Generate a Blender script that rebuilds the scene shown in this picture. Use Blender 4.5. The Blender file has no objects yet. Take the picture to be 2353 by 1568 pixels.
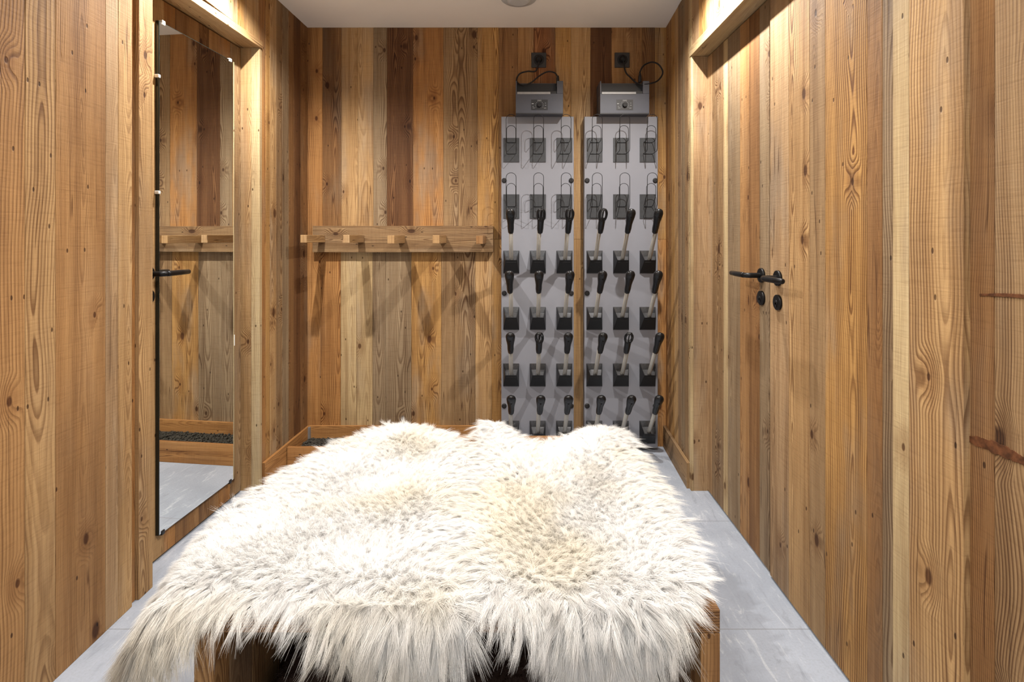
import bpy, bmesh, math, random
import numpy as np
from mathutils import Vector, Matrix, noise as mnoise

# ------------------------------------------------------------------ camera, world, lights
S = bpy.context.scene
COL = S.collection
CX, HY, F, H = 1190.0, 548.0, 1240.0, 1.17       # vanishing point, horizon, focal length (px), eye height (m)
cam_d = bpy.data.cameras.new('camera')
cam = bpy.data.objects.new('camera', cam_d)
COL.objects.link(cam)
cam.location = (0, 0, H)
cam.rotation_euler = (math.radians(90), 0, 0)
cam_d.sensor_width = 36.0
cam_d.sensor_fit = 'HORIZONTAL'
cam_d.lens = 36.0 * F / 2353.0
cam_d.shift_x = -(CX - 1176.5) / 2353.0
cam_d.shift_y = -(784.0 - HY) / 2353.0
cam_d.clip_start = 0.02
S.camera = cam

S.view_settings.view_transform = 'Standard'
S.view_settings.look = 'None'
S.view_settings.gamma = 1.0
S.view_settings.use_curve_mapping = False
S.view_settings.exposure = 0.0

world = bpy.data.worlds.new('world')
S.world = world
world.use_nodes = True
world.node_tree.nodes['Background'].inputs[0].default_value = (0.93, 0.97, 1.0, 1)
world.node_tree.nodes['Background'].inputs[1].default_value = 1.45  # added soft ambient fill, entering where the room is left open behind the camera

CEIL = 2.355
def downlight_or_fill(x, y, power, radius=0.012, size=150, blend=0.9, col=(1.0, 0.955, 0.90)):
    d = bpy.data.lights.new('downlight_or_fill', 'SPOT')
    d.energy = power
    d.color = col
    d.spot_size = math.radians(size)
    d.spot_blend = blend
    d.shadow_soft_size = radius
    o = bpy.data.objects.new('downlight_or_fill', d)
    COL.objects.link(o)
    o.location = (x, y, CEIL - 0.03)
    return o
downlight_or_fill(-0.965, 2.065, 132, size=146, blend=0.75)
downlight_or_fill(0.57, 2.065, 132, size=146, blend=0.75)
downlight_or_fill(-0.45, 0.80, 58, 0.05)  # added fill pair nearer the camera, no fixture seen there
downlight_or_fill(0.25, 0.80, 66, 0.05)
downlight_or_fill(-0.50, -0.5, 50, 0.05)  # added fill pair behind the camera, not a known lamp
downlight_or_fill(0.25, -0.5, 55, 0.05)

def W(x, y, Y):
    return ((x - CX) * Y / F, Y, H - (y - HY) * Y / F)
def XW(x, Y): return (x - CX) * Y / F
def YX(x, X): return F * X / (x - CX)            # depth where a plane at X is met by column x

def srgb(r, g, b):
    def f(c):
        c /= 255.0
        return c / 12.92 if c <= 0.04045 else ((c + 0.055) / 1.055) ** 2.4
    return (f(r), f(g), f(b), 1.0)

# ------------------------------------------------------------------ node helpers / materials
def new_mat(name):
    m = bpy.data.materials.new(name)
    m.use_nodes = True
    nt = m.node_tree
    bs = nt.nodes['Principled BSDF']
    return m, nt, bs

class NT:
    def __init__(s, nt): s.nt = nt
    def n(s, t, **kw):
        nd = s.nt.nodes.new(t)
        for k, v in kw.items(): setattr(nd, k, v)
        return nd
    def put(s, sock, v):
        if isinstance(v, bpy.types.NodeSocket): s.nt.links.new(v, sock)
        elif v is not None: sock.default_value = v
    def math(s, op, a, b=None, c=None, clamp=False):
        nd = s.n('ShaderNodeMath', operation=op, use_clamp=clamp)
        s.put(nd.inputs[0], a)
        if b is not None: s.put(nd.inputs[1], b)
        if c is not None: s.put(nd.inputs[2], c)
        return nd.outputs[0]
    def comb(s, x, y, z):
        nd = s.n('ShaderNodeCombineXYZ')
        s.put(nd.inputs[0], x); s.put(nd.inputs[1], y); s.put(nd.inputs[2], z)
        return nd.outputs[0]
    def noise(s, vec, scale=1.0, detail=2.0, rough=0.5, dist=0.0):
        nd = s.n('ShaderNodeTexNoise')
        s.put(nd.inputs['Vector'], vec)
        nd.inputs['Scale'].default_value = scale
        nd.inputs['Detail'].default_value = detail
        nd.inputs['Roughness'].default_value = rough
        nd.inputs['Distortion'].default_value = dist
        return nd.outputs['Fac']
    def mix(s, fac, a, b, mode='MIX'):
        nd = s.n('ShaderNodeMix', data_type='RGBA', blend_type=mode)
        s.put(nd.inputs[0], fac); s.put(nd.inputs[6], a); s.put(nd.inputs[7], b)
        return nd.outputs[2]
    def rng(s, v, a, b, c=0.0, d=1.0, smooth=True):
        nd = s.n('ShaderNodeMapRange')
        nd.interpolation_type = 'SMOOTHSTEP' if smooth else 'LINEAR'
        s.put(nd.inputs[0], v)
        nd.inputs[1].default_value = a; nd.inputs[2].default_value = b
        nd.inputs[3].default_value = c; nd.inputs[4].default_value = d
        return nd.outputs[0]

def wood_material(name='reclaimed_wood', rough=0.72):
    m, nt, bs = new_mat(name)
    g = NT(nt)
    uv = g.n('ShaderNodeUVMap', uv_map='UVMap').outputs[0]
    sx = g.n('ShaderNodeSeparateXYZ'); g.put(sx.inputs[0], uv)
    u, v = sx.outputs[0], sx.outputs[1]
    tint = g.n('ShaderNodeAttribute', attribute_name='tint').outputs['Color']
    parn = g.n('ShaderNodeAttribute', attribute_name='par')
    sp = g.n('ShaderNodeSeparateColor'); g.put(sp.inputs[0], parn.outputs['Color'])
    seed, fr, con = sp.outputs[0], sp.outputs[1], sp.outputs[2]
    grey = g.math('MULTIPLY', g.math('FRACT', g.math('MULTIPLY', seed, 7.31)), 0.65)
    sd = g.math('MULTIPLY', seed, 91.0)
    # knots: sparse cells, stretched along the grain
    vor = g.n('ShaderNodeTexVoronoi', feature='F1', voronoi_dimensions='2D')
    g.put(vor.inputs['Vector'], g.comb(g.math('ADD', g.math('MULTIPLY', u, 7.5), sd), g.math('ADD', g.math('MULTIPLY', v, 4.2), g.math('MULTIPLY', sd, 1.7)), 0.0))
    vor.inputs['Scale'].default_value = 1.0
    vor.inputs['Randomness'].default_value = 1.0
    dk = vor.outputs['Distance']
    ksel = g.n('ShaderNodeSeparateColor'); g.put(ksel.inputs[0], vor.outputs['Color'])
    keep = g.math('GREATER_THAN', ksel.outputs[0], 0.62)
    kin = g.math('MULTIPLY', g.rng(dk, 0.03, 0.34, 1.0, 0.0), keep)
    # meander of the heart line and its depth under the face: long cathedral figures
    wob = g.noise(g.comb(0.0, g.math('MULTIPLY', v, 1.15), sd), 1.0, 2.0)
    u0 = g.math('MULTIPLY', g.math('SUBTRACT', wob, 0.5), 0.10)
    u0 = g.math('ADD', u0, g.math('MULTIPLY', g.math('SUBTRACT', g.math('FRACT', g.math('MULTIPLY', seed, 13.7)), 0.5), 0.11))
    dep = g.noise(g.comb(3.3, g.math('MULTIPLY', v, 0.95), g.math('ADD', sd, 5.0)), 1.0, 3.0, 0.45)
    dep = g.math('MULTIPLY', g.math('SUBTRACT', dep, 0.5), 0.22)
    du = g.math('SUBTRACT', u, u0)
    r = g.math('SQRT', g.math('ADD', g.math('MULTIPLY', du, du), g.math('MULTIPLY', dep, dep)))
    wn = g.noise(g.comb(g.math('MULTIPLY', u, 9.0), g.math('MULTIPLY', v, 2.0), sd), 1.0, 3.0, 0.5)
    r = g.math('ADD', r, g.math('MULTIPLY', wn, 0.012))
    r = g.math('ADD', r, g.math('MULTIPLY', kin, 0.028))
    freq = g.math('ADD', 85.0, g.math('MULTIPLY', fr, 190.0))
    ph = g.math('FRACT', g.math('MULTIPLY', r, freq))
    ringa = g.rng(ph, 0.25, 0.82, 0.0, 1.0)
    ringb = g.rng(ph, 0.86, 1.0, 1.0, 0.0)
    ring = g.math('MULTIPLY', ringa, ringb)
    rv = g.noise(g.comb(g.math('MULTIPLY', r, 25.0), g.math('MULTIPLY', v, 0.6), sd), 1.0, 2.0)
    ring = g.math('MULTIPLY', ring, g.rng(rv, 0.3, 0.65, 0.35, 1.0))
    # fibres, streaks, blotches, saw marks
    fib = g.noise(g.comb(g.math('MULTIPLY', u, 520.0), g.math('MULTIPLY', v, 9.0), sd), 1.0, 3.0, 0.6)
    strk = g.noise(g.comb(g.math('MULTIPLY', u, 55.0), g.math('MULTIPLY', v, 1.3), sd), 1.0, 4.0, 0.55)
    blot = g.noise(g.comb(g.math('MULTIPLY', u, 9.0), g.math('MULTIPLY', v, 2.2), g.math('ADD', sd, 9.0)), 1.0, 4.0, 0.55)
    saw = g.noise(g.comb(g.math('MULTIPLY', u, 12.0), g.math('MULTIPLY', v, 190.0), sd), 1.0, 2.0, 0.6)
    # base with grey weathering
    bw = g.n('ShaderNodeRGBToBW'); g.put(bw.inputs[0], tint)
    greyc = g.mix(1.0, g.comb(bw.outputs[0], bw.outputs[0], bw.outputs[0]), (1.05, 0.86, 0.64, 1), 'MULTIPLY')
    gf = g.math('MULTIPLY', g.rng(blot, 0.45, 0.72, 0.0, 1.0), grey)
    c = g.mix(gf, tint, greyc)
    c = g.mix(g.math('MULTIPLY', g.rng(strk, 0.36, 0.66, 0.0, 1.0), 0.42), c, (0.60, 0.50, 0.42, 1), 'MULTIPLY')
    c = g.mix(g.math('MULTIPLY', ring, g.math('MULTIPLY', con, 0.95)), c, (0.25, 0.145, 0.08, 1), 'MULTIPLY')
    c = g.mix(g.rng(fib, 0.35, 0.75, 0.0, 0.36), c, (0.40, 0.34, 0.30, 1), 'MULTIPLY')
    c = g.mix(g.rng(fib, 0.62, 0.20, 0.0, 0.22), c, (0.75, 0.58, 0.40, 1), 'ADD') if False else c
    c = g.mix(g.rng(saw, 0.5, 0.72, 0.0, 0.22), c, (0.55, 0.48, 0.42, 1), 'MULTIPLY')
    # dark knots with a small core
    ksz = g.math('MULTIPLY', dk, g.math('ADD', 0.75, g.math('MULTIPLY', ksel.outputs[1], 1.6)))
    kn = g.math('MULTIPLY', g.rng(ksz, 0.05, 0.10, 1.0, 0.0), keep)
    c = g.mix(g.math('MULTIPLY', kn, 0.85), c, (0.20, 0.105, 0.055, 1), 'MULTIPLY')
    kh = g.math('MULTIPLY', g.rng(dk, 0.10, 0.30, 1.0, 0.0), keep)
    c = g.mix(g.math('MULTIPLY', kh, 0.38), c, (0.50, 0.36, 0.26, 1), 'MULTIPLY')
    # worm and nail holes
    v2 = g.n('ShaderNodeTexVoronoi', feature='F1', voronoi_dimensions='2D')
    g.put(v2.inputs['Vector'], g.comb(g.math('ADD', g.math('MULTIPLY', u, 24.0), sd), g.math('MULTIPLY', v, 11.0), 0.0))
    v2.inputs['Scale'].default_value = 1.0
    s2 = g.n('ShaderNodeSeparateColor'); g.put(s2.inputs[0], v2.outputs['Color'])
    hole = g.math('MULTIPLY', g.rng(v2.outputs['Distance'], 0.045, 0.085, 1.0, 0.0), g.math('GREATER_THAN', s2.outputs[1], 0.92))
    c = g.mix(g.math('MULTIPLY', hole, 0.85), c, (0.12, 0.07, 0.04, 1), 'MULTIPLY')
    # broad bands along the grain
    band = g.noise(g.comb(g.math('MULTIPLY', u, 22.0), g.math('MULTIPLY', v, 0.7), g.math('ADD', sd, 61.0)), 1.0, 3.0, 0.6)
    c = g.mix(g.rng(band, 0.50, 0.68, 0.0, 0.45), c, (0.50, 0.41, 0.33, 1), 'MULTIPLY')
    c = g.mix(g.rng(band, 0.46, 0.32, 0.0, 0.30), c, (0.86, 0.66, 0.44, 1), 'SCREEN') if False else c
    # slow tone drift and fine splits along the grain
    drift = g.noise(g.comb(g.math('MULTIPLY', u, 3.5), g.math('MULTIPLY', v, 1.0), g.math('ADD', sd, 31.0)), 1.0, 4.0, 0.6)
    c = g.mix(g.rng(drift, 0.40, 0.66, 0.0, 0.42), c, (0.52, 0.46, 0.42, 1), 'MULTIPLY')
    ck = g.noise(g.comb(g.math('MULTIPLY', u, 34.0), g.math('MULTIPLY', v, 0.9), g.math('ADD', sd, 17.0)), 1.0, 1.0, 0.4)
    ckl = g.rng(g.math('ABSOLUTE', g.math('SUBTRACT', ck, 0.5)), 0.004, 0.012, 1.0, 0.0)
    ckm = g.rng(g.noise(g.comb(g.math('MULTIPLY', u, 6.0), g.math('MULTIPLY', v, 2.0), g.math('ADD', sd, 43.0)), 1.0, 2.0), 0.54, 0.62)
    crack = g.math('MULTIPLY', ckl, ckm)
    c = g.mix(g.math('MULTIPLY', crack, 0.7), c, (0.25, 0.16, 0.11, 1), 'MULTIPLY')
    nt.links.new(c, bs.inputs['Base Color'])
    bs.inputs['Roughness'].default_value = rough
    bs.inputs['Specular IOR Level'].default_value = 0.25
    hgt = g.math('ADD', g.math('MULTIPLY', ring, g.math('MULTIPLY', con, -0.5)), g.math('MULTIPLY', fib, -0.5))
    hgt = g.math('ADD', hgt, g.math('MULTIPLY', saw, -0.35))
    hgt = g.math('SUBTRACT', hgt, g.math('ADD', g.math('ADD', hole, crack), g.math('MULTIPLY', kn, 0.6)))
    bp = g.n('ShaderNodeBump')
    bp.inputs['Strength'].default_value = 0.55
    bp.inputs['Distance'].default_value = 0.003
    nt.links.new(hgt, bp.inputs['Height'])
    nt.links.new(bp.outputs[0], bs.inputs['Normal'])
    return m

def plain(name, col, rough=0.5, metal=0.0, spec=0.5, nscale=0, namt=0.0, bump=0.0):
    m, nt, bs = new_mat(name)
    g = NT(nt)
    bs.inputs['Roughness'].default_value = rough
    bs.inputs['Metallic'].default_value = metal
    bs.inputs['Specular IOR Level'].default_value = spec
    tc = g.n('ShaderNodeTexCoord').outputs['Object']
    nz = g.noise(tc, nscale or 20.0, 4.0, 0.6)
    dark = tuple(c * (1 - namt) for c in col[:3]) + (1,)
    nt.links.new(g.mix(g.rng(nz, 0.3, 0.7), col, dark), bs.inputs['Base Color'])
    if bump:
        bp = g.n('ShaderNodeBump'); bp.inputs['Strength'].default_value = bump; bp.inputs['Distance'].default_value = 0.001
        nt.links.new(nz, bp.inputs['Height']); nt.links.new(bp.outputs[0], bs.inputs['Normal'])
    return m

def floor_material():
    m, nt, bs = new_mat('grey_stone_tile')
    g = NT(nt)
    tc = g.n('ShaderNodeTexCoord').outputs['Object']
    mp = g.n('ShaderNodeMapping'); g.put(mp.inputs[0], tc)
    mp.inputs['Rotation'].default_value = (0, 0, math.radians(24))
    mp.inputs['Scale'].default_value = (7.0, 1.5, 1.0)
    vein = g.noise(mp.outputs[0], 4.2, 9.0, 0.70, 1.0)
    fine = g.noise(tc, 140.0, 4.0, 0.7)
    big = g.noise(tc, 2.6, 4.0, 0.55, 0.6)
    c = g.mix(g.rng(big, 0.35, 0.7), srgb(160, 167, 179), srgb(142, 149, 161))
    c = g.mix(g.rng(vein, 0.54, 0.68, 0.0, 0.75), c, srgb(190, 195, 201))
    c = g.mix(g.rng(vein, 0.45, 0.34, 0.0, 0.45), c, srgb(122, 128, 137))
    c = g.mix(g.rng(fine, 0.4, 0.7, 0.0, 0.4), c, srgb(142, 147, 153))
    # joints: tiles 1.2 x 0.62
    sx = g.n('ShaderNodeSeparateXYZ'); g.put(sx.inputs[0], tc)
    def joint(val, off, size):
        f = g.math('FRACT', g.math('DIVIDE', g.math('SUBTRACT', val, off), size))
        d = g.math('MULTIPLY', g.math('MINIMUM', f, g.math('SUBTRACT', 1.0, f)), size)
        return g.rng(d, 0.0008, 0.0020, 1.0, 0.0)
    j = g.math('MAXIMUM', joint(sx.outputs[1], 2.232, 0.617), joint(sx.outputs[0], -0.33, 1.23))
    c = g.mix(g.math('MULTIPLY', j, 0.75), c, srgb(118, 119, 120))
    nt.links.new(c, bs.inputs['Base Color'])
    nt.links.new(g.rng(fine, 0.3, 0.7, 0.33, 0.5), bs.inputs['Roughness'])
    bs.inputs['Specular IOR Level'].default_value = 0.4
    bp = g.n('ShaderNodeBump'); bp.inputs['Strength'].default_value = 0.35; bp.inputs['Distance'].default_value = 0.0012
    hh = g.math('SUBTRACT', g.math('ADD', g.math('MULTIPLY', vein, 0.6), g.math('MULTIPLY', fine, 0.3)), j)
    nt.links.new(hh, bp.inputs['Height']); nt.links.new(bp.outputs[0], bs.inputs['Normal'])
    return m

def wool_material(name, a, b, transl=0.35):
    m, nt, bs = new_mat(name)
    g = NT(nt)
    tc = g.n('ShaderNodeTexCoord').outputs['Object']
    nz = g.noise(tc, 2.6, 3.0, 0.5)
    n2 = g.noise(tc, 60.0, 2.0, 0.5)
    c = g.mix(g.rng(nz, 0.45, 0.68), a, b)
    c = g.mix(g.rng(n2, 0.4, 0.7, 0.0, 0.15), c, b)
    df = g.n('ShaderNodeBsdfDiffuse'); tr = g.n('ShaderNodeBsdfTranslucent'); gl = g.n('ShaderNodeBsdfGlossy')
    gl.inputs['Roughness'].default_value = 0.45
    nt.links.new(c, df.inputs[0]); nt.links.new(c, tr.inputs[0]); nt.links.new(c, gl.inputs[0])
    mx = g.n('ShaderNodeMixShader'); mx.inputs[0].default_value = transl
    nt.links.new(df.outputs[0], mx.inputs[1]); nt.links.new(tr.outputs[0], mx.inputs[2])
    m2 = g.n('ShaderNodeMixShader'); m2.inputs[0].default_value = 0.05
    nt.links.new(mx.outputs[0], m2.inputs[1]); nt.links.new(gl.outputs[0], m2.inputs[2])
    out = [n for n in nt.nodes if n.type == 'OUTPUT_MATERIAL'][0]
    nt.links.new(m2.outputs[0], out.inputs[0])
    return m

M_WOOD = wood_material()
M_WOODF = wood_material('planed_wood', 0.6)
M_CEIL = plain('ceiling_paint', srgb(243, 240, 234), 0.9, nscale=3, namt=0.03)
M_FLOOR = floor_material()
M_TRAYBLK = plain('tray_black', (0.008, 0.006, 0.005, 1), 0.9)  # even near-black colour of the tray base
M_BLACK = plain('black_metal', (0.012, 0.012, 0.013, 1), 0.38, 0.6, 0.5, 60, 0.2)
M_RUBBER = plain('black_plastic', (0.008, 0.008, 0.009, 1), 0.30, 0.0, 0.45, 40, 0.3)
M_MATTEBLK = plain('matt_black_plastic', (0.011, 0.010, 0.011, 1), 0.55, 0.0, 0.35, 30, 0.2)
M_HOUSE = plain('housing_lacquer', (0.010, 0.010, 0.011, 1), 0.45, 0.0, 0.4, 30, 0.2)
M_HOUSEIN = plain('housing_steel', (0.14, 0.14, 0.145, 1), 0.34, 0.7, 0.5, 90, 0.3)
M_PLATE = plain('dark_grey_plate', (0.050, 0.052, 0.056, 1), 0.5, 0.3, 0.4, 50, 0.2)
M_PANEL = plain('grey_panel', srgb(126, 127, 134), 0.42, 0.0, 0.4, 6, 0.05)
M_TUBE = plain('grey_tube', srgb(168, 165, 158), 0.35, 0.35, 0.5, 40, 0.1)
M_BOX = plain('slate_box', srgb(74, 76, 85), 0.45, 0.1, 0.45, 30, 0.08)
M_BOXDK = plain('box_recess', (0.008, 0.008, 0.010, 1), 0.5)
M_ALU = plain('brushed_aluminium', srgb(150, 150, 150), 0.5, 0.5, 0.5, 80, 0.1)
M_LABEL = plain('printed_label', (0.012, 0.012, 0.014, 1), 0.4)
M_PRINT = plain('label_print', srgb(165, 168, 170), 0.5)
M_SOCK = plain('anthracite_socket', (0.028, 0.027, 0.028, 1), 0.4, 0, 0.4, 30, 0.1)
M_EDGE = plain('mirror_edge', (0.010, 0.014, 0.012, 1), 0.15)
M_CLIP = plain('clear_clip', srgb(225, 226, 222), 0.25)
M_VENT = plain('vent_plastic', srgb(190, 192, 192), 0.5)
M_GRAVEL = plain('dark_gravel', srgb(70, 66, 58), 0.85, 0, 0.3, 60, 0.6, 0.6)
M_SPLIT = plain('dark_split_wood', srgb(104, 64, 38), 0.8, 0, 0.2, 70, 0.6, 0.8)
M_HIDE = wool_material('hide', srgb(246, 243, 238), srgb(244, 234, 214), 0.0)
M_WOOL = wool_material('cream_wool', srgb(250, 249, 247), srgb(249, 242, 227), 0.45)
M_DFUR = wool_material('dark_brown_fur', srgb(96, 80, 73), srgb(70, 56, 50), 0.1)
mm, nt_, bs_ = new_mat('mirror_silver')
bs_.inputs['Metallic'].default_value = 1.0
bs_.inputs['Roughness'].default_value = 0.0
bs_.inputs['Base Color'].default_value = (0.93, 0.95, 0.94, 1)
M_MIRROR = mm

# ------------------------------------------------------------------ object helpers
def tag(o, label=None, cat=None, group=None, kind=None):
    if label: o['label'] = label
    if cat: o['category'] = cat
    if group: o['group'] = group
    if kind: o['kind'] = kind
    return o

def empty(name, loc, rz=0.0, label=None, cat=None, group=None, kind=None, parent=None):
    o = bpy.data.objects.new(name, None)
    COL.objects.link(o)
    o.empty_display_size = 0.05
    o.location = loc
    o.rotation_euler = (0, 0, rz)
    o.parent = parent
    return tag(o, label, cat, group, kind)

def link_mesh(name, me, mats, parent=None, loc=None, rz=None, smooth=False):
    if not isinstance(mats, (list, tuple)): mats = [mats]
    for m in mats: me.materials.append(m)
    if smooth:
        me.polygons.foreach_set('use_smooth', [True] * len(me.polygons))
    o = bpy.data.objects.new(name, me)
    COL.objects.link(o)
    o.parent = parent
    if loc is not None: o.location = loc
    if rz is not None: o.rotation_euler = (0, 0, rz)
    return o

def from_bm(name, bm, mats, parent=None, loc=None, rz=None, smooth=False, bevel=0.0, segs=2):
    me = bpy.data.meshes.new(name)
    bm.normal_update()
    bm.to_mesh(me); bm.free()
    o = link_mesh(name, me, mats, parent, loc, rz, smooth)
    if bevel:
        b = o.modifiers.new('bevel', 'BEVEL')
        b.width = bevel; b.segments = segs; b.limit_method = 'ANGLE'; b.angle_limit = math.radians(40)
        b.harden_normals = False
    return o

def bm_box(bm, lo, hi, mi=0):
    x0, y0, z0 = lo; x1, y1, z1 = hi
    vs = [bm.verts.new(p) for p in ((x0,y0,z0),(x1,y0,z0),(x1,y1,z0),(x0,y1,z0),(x0,y0,z1),(x1,y0,z1),(x1,y1,z1),(x0,y1,z1))]
    for f in ((0,3,2,1),(4,5,6,7),(0,1,5,4),(1,2,6,5),(2,3,7,6),(3,0,4,7)):
        fc = bm.faces.new([vs[i] for i in f]); fc.material_index = mi
    return vs

def frame_dir(d):
    d = d.normalized()
    a = Vector((0, 0, 1)) if abs(d.z) < 0.9 else Vector((1, 0, 0))
    s = d.cross(a).normalized()
    return s, s.cross(d).normalized()

def bm_tube(bm, pts, rad, seg=12, cap=True, mi=0, closed=False, ell=None):
    pts = [Vector(p) for p in pts]
    n = len(pts)
    rads = rad if isinstance(rad, (list, tuple)) else [rad] * n
    rings = []
    s, t = None, None
    for i, p in enumerate(pts):
        if closed: d = pts[(i + 1) % n] - pts[(i - 1) % n]
        else: d = pts[min(i + 1, n - 1)] - pts[max(i - 1, 0)]
        d.normalize()
        if s is None: s, t = frame_dir(d)
        else:
            s = (s - d * s.dot(d)).normalized(); t = s.cross(d).normalized()
        r = rads[i]
        ea, eb = (r, r) if ell is None else (r * ell[i][0], r * ell[i][1])
        rings.append([bm.verts.new(p + s * math.cos(2*math.pi*k/seg) * ea + t * math.sin(2*math.pi*k/seg) * eb) for k in range(seg)])
    m = n if closed else n - 1
    for i in range(m):
        a, b = rings[i], rings[(i + 1) % n]
        for k in range(seg):
            f = bm.faces.new((a[k], a[(k+1) % seg], b[(k+1) % seg], b[k])); f.material_index = mi; f.smooth = True
    if cap and not closed:
        f = bm.faces.new(rings[0][::-1]); f.material_index = mi
        f = bm.faces.new(rings[-1]); f.material_index = mi
    bmesh.ops.recalc_face_normals(bm, faces=bm.faces[:]) if len(bm.faces) < 4000 else None
    return rings

def spline(pts, n=8, closed=False):
    P = [Vector(p) for p in pts]
    out = []
    m = len(P)
    rngi = range(m) if closed else range(m - 1)
    for i in rngi:
        if closed: a, b, c, d = P[(i-1) % m], P[i], P[(i+1) % m], P[(i+2) % m]
        else: a, b, c, d = P[max(i-1, 0)], P[i], P[i+1], P[min(i+2, m-1)]
        for k in range(n):
            t = k / n
            out.append(0.5 * ((2*b) + (c - a)*t + (2*a - 5*b + 4*c - d)*t*t + (3*b - a - 3*c + d)*t**3))
    if not closed: out.append(P[-1].copy())
    return out

# planks: boxes with a grain direction, a tint and a seed stored on the mesh
RW = random.Random(5)
class Wood:
    def __init__(s): s.v = []; s.f = []; s.uv = []; s.t = []; s.p = []
    def box(s, lo, hi, grain='z', tint=(0.35, 0.2, 0.1, 1), fr=0.4, con=0.7, seed=None, shear=None):
        """shear: function mapping a point to a moved point (for walls not square to the room)"""
        seed = RW.random() if seed is None else seed
        cx = [(lo[i] + hi[i]) / 2 for i in range(3)]
        x0, y0, z0 = lo; x1, y1, z1 = hi
        P = [(x0,y0,z0),(x1,y0,z0),(x1,y1,z0),(x0,y1,z0),(x0,y0,z1),(x1,y0,z1),(x1,y1,z1),(x0,y1,z1)]
        base = len(s.v)
        ga = 'xyz'.index(grain)
        off = RW.uniform(-0.012, 0.012)
        voff = RW.uniform(0, 3)
        for p in P: s.v.append(shear(p) if shear else p)
        for idx, nax in (((0,3,2,1),2),((4,5,6,7),2),((0,1,5,4),1),((1,2,6,5),0),((2,3,7,6),1),((3,0,4,7),0)):
            s.f.append([base + i for i in idx])
            if nax == ga: ua, va = [a for a in range(3) if a != nax]
            else: va = ga; ua = [a for a in range(3) if a not in (nax, ga)][0]
            for i in idx:
                uu = P[i][ua] - cx[ua] + off + (0.3 if nax != 0 and False else 0.0)
                vv = P[i][va] - (cx[va] if nax == ga else 0) + voff
                if nax == ga: vv = (P[i][va] - cx[va]) * 0.35 + voff
                s.uv.append((uu, vv)); s.t.append(tint); s.p.append((seed, fr, con, 1.0))
        return s
    def build(s, name, parent=None, mat=None, loc=None, rz=None, bevel=0.0012, kind=None, label=None):
        me = bpy.data.meshes.new(name)
        me.from_pydata([tuple(p) for p in s.v], [], s.f)
        l = me.uv_layers.new(name='UVMap')
        l.data.foreach_set('uv', np.array(s.uv, dtype=np.float32).ravel())
        for nm, arr in (('tint', s.t), ('par', s.p)):
            a = me.color_attributes.new(nm, 'FLOAT_COLOR', 'CORNER')
            a.data.foreach_set('color', np.array(arr, dtype=np.float32).ravel())
        me.update()
        o = link_mesh(name, me, mat or M_WOOD, parent, loc, rz)
        if bevel:
            b = o.modifiers.new('bevel', 'BEVEL'); b.width = bevel; b.segments = 2
            b.limit_method = 'ANGLE'; b.angle_limit = math.radians(40)
        tag(o, label=label, kind=kind)
        return o

# wood colours (albedo)
T = dict(
    orange=srgb(196, 132, 76), tan=srgb(206, 158, 106), pale=srgb(216, 178, 128), brown=srgb(146, 100, 62),
    dark=srgb(112, 70, 42), grey=srgb(156, 131, 102), gbrown=srgb(164, 128, 90), red=srgb(158, 98, 62),
    light=srgb(208, 172, 126), honey=srgb(202, 146, 86), dull=srgb(150, 118, 88), rose=srgb(190, 150, 110), warm=srgb(182, 130, 84))

# ------------------------------------------------------------------ room shell
YB = 3.03
WP = lambda x: XW(x, YB)
# floor and ceiling
bm = bmesh.new(); bm_box(bm, (-1.6, -1.6, -0.06), (1.3, YB + 0.1, 0.0))
tag(from_bm('floor', bm, M_FLOOR), kind='structure')
bm = bmesh.new(); bm_box(bm, (-1.6, -1.6, CEIL), (1.3, YB + 0.1, CEIL + 0.06))
tag(from_bm('ceiling', bm, M_CEIL), kind='structure')

# back wall: planks (x0, x1 in photo columns on the wall, tint, ring frequency, contrast)
zs = 1.165
MEAN = srgb(168, 124, 80)
for k in T:
    wrm = k in ('orange', 'honey', 'brown', 'dark', 'warm', 'red')
    mixf = 0.12 if k in ('dark', 'light') else 0.24
    c_ = (T[k][0] * 0.91, T[k][1] * 1.10, T[k][2] * (1.12 if wrm else 1.22))
    T[k] = tuple(c_[q_] * (1 - mixf) + MEAN[q_] * 1.04 * mixf for q_ in range(3)) + (1,)
upper = [(690,741,'orange',.2,.35),(741,784,'brown',.5,.75),(784,822,'tan',.3,.2),(822,858,'tan',.35,.25),(858,889,'grey',.5,.6),
 (889,949,'dark',.35,1.0),(949,1019,'orange',.25,.55),(1019,1053,'gbrown',.6,.6),(1053,1097,'gbrown',.55,.75),(1097,1146,'honey',.4,.8),
 (1146,1190,'brown',.4,.4),(1190,1226,'warm',.5,.5),(1226,1276,'red',.45,.85),(1276,1312,'honey',.3,.5),(1312,1357,'tan',.5,.7),
 (1357,1405,'dark',.5,.8),(1405,1476,'warm',.3,.25),(1476,1505,'brown',.5,.6),(1505,1545,'honey',.5,.5)]
lower = [(690,737,'orange',.2,.3),(737,783,'orange',.25,.9),(783,819,'pale',.3,.15),(819,856,'pale',.4,.2),(856,886,'grey',.55,.95),
 (886,945,'grey',.4,.55),(945,1014,'honey',.35,.85),(1014,1045,'gbrown',.6,.5),(1045,1092,'gbrown',.5,.75),(1092,1130,'tan',.55,.65),
 (1130,1160,'honey',.5,.8),(1160,1226,'brown',.4,.5),(1226,1312,'honey',.3,.6),(1312,1357,'tan',.5,.75),
 (1357,1405,'brown',.5,.8),(1405,1476,'warm',.3,.3),(1476,1545,'orange',.35,.35)]
w = Wood()
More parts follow.
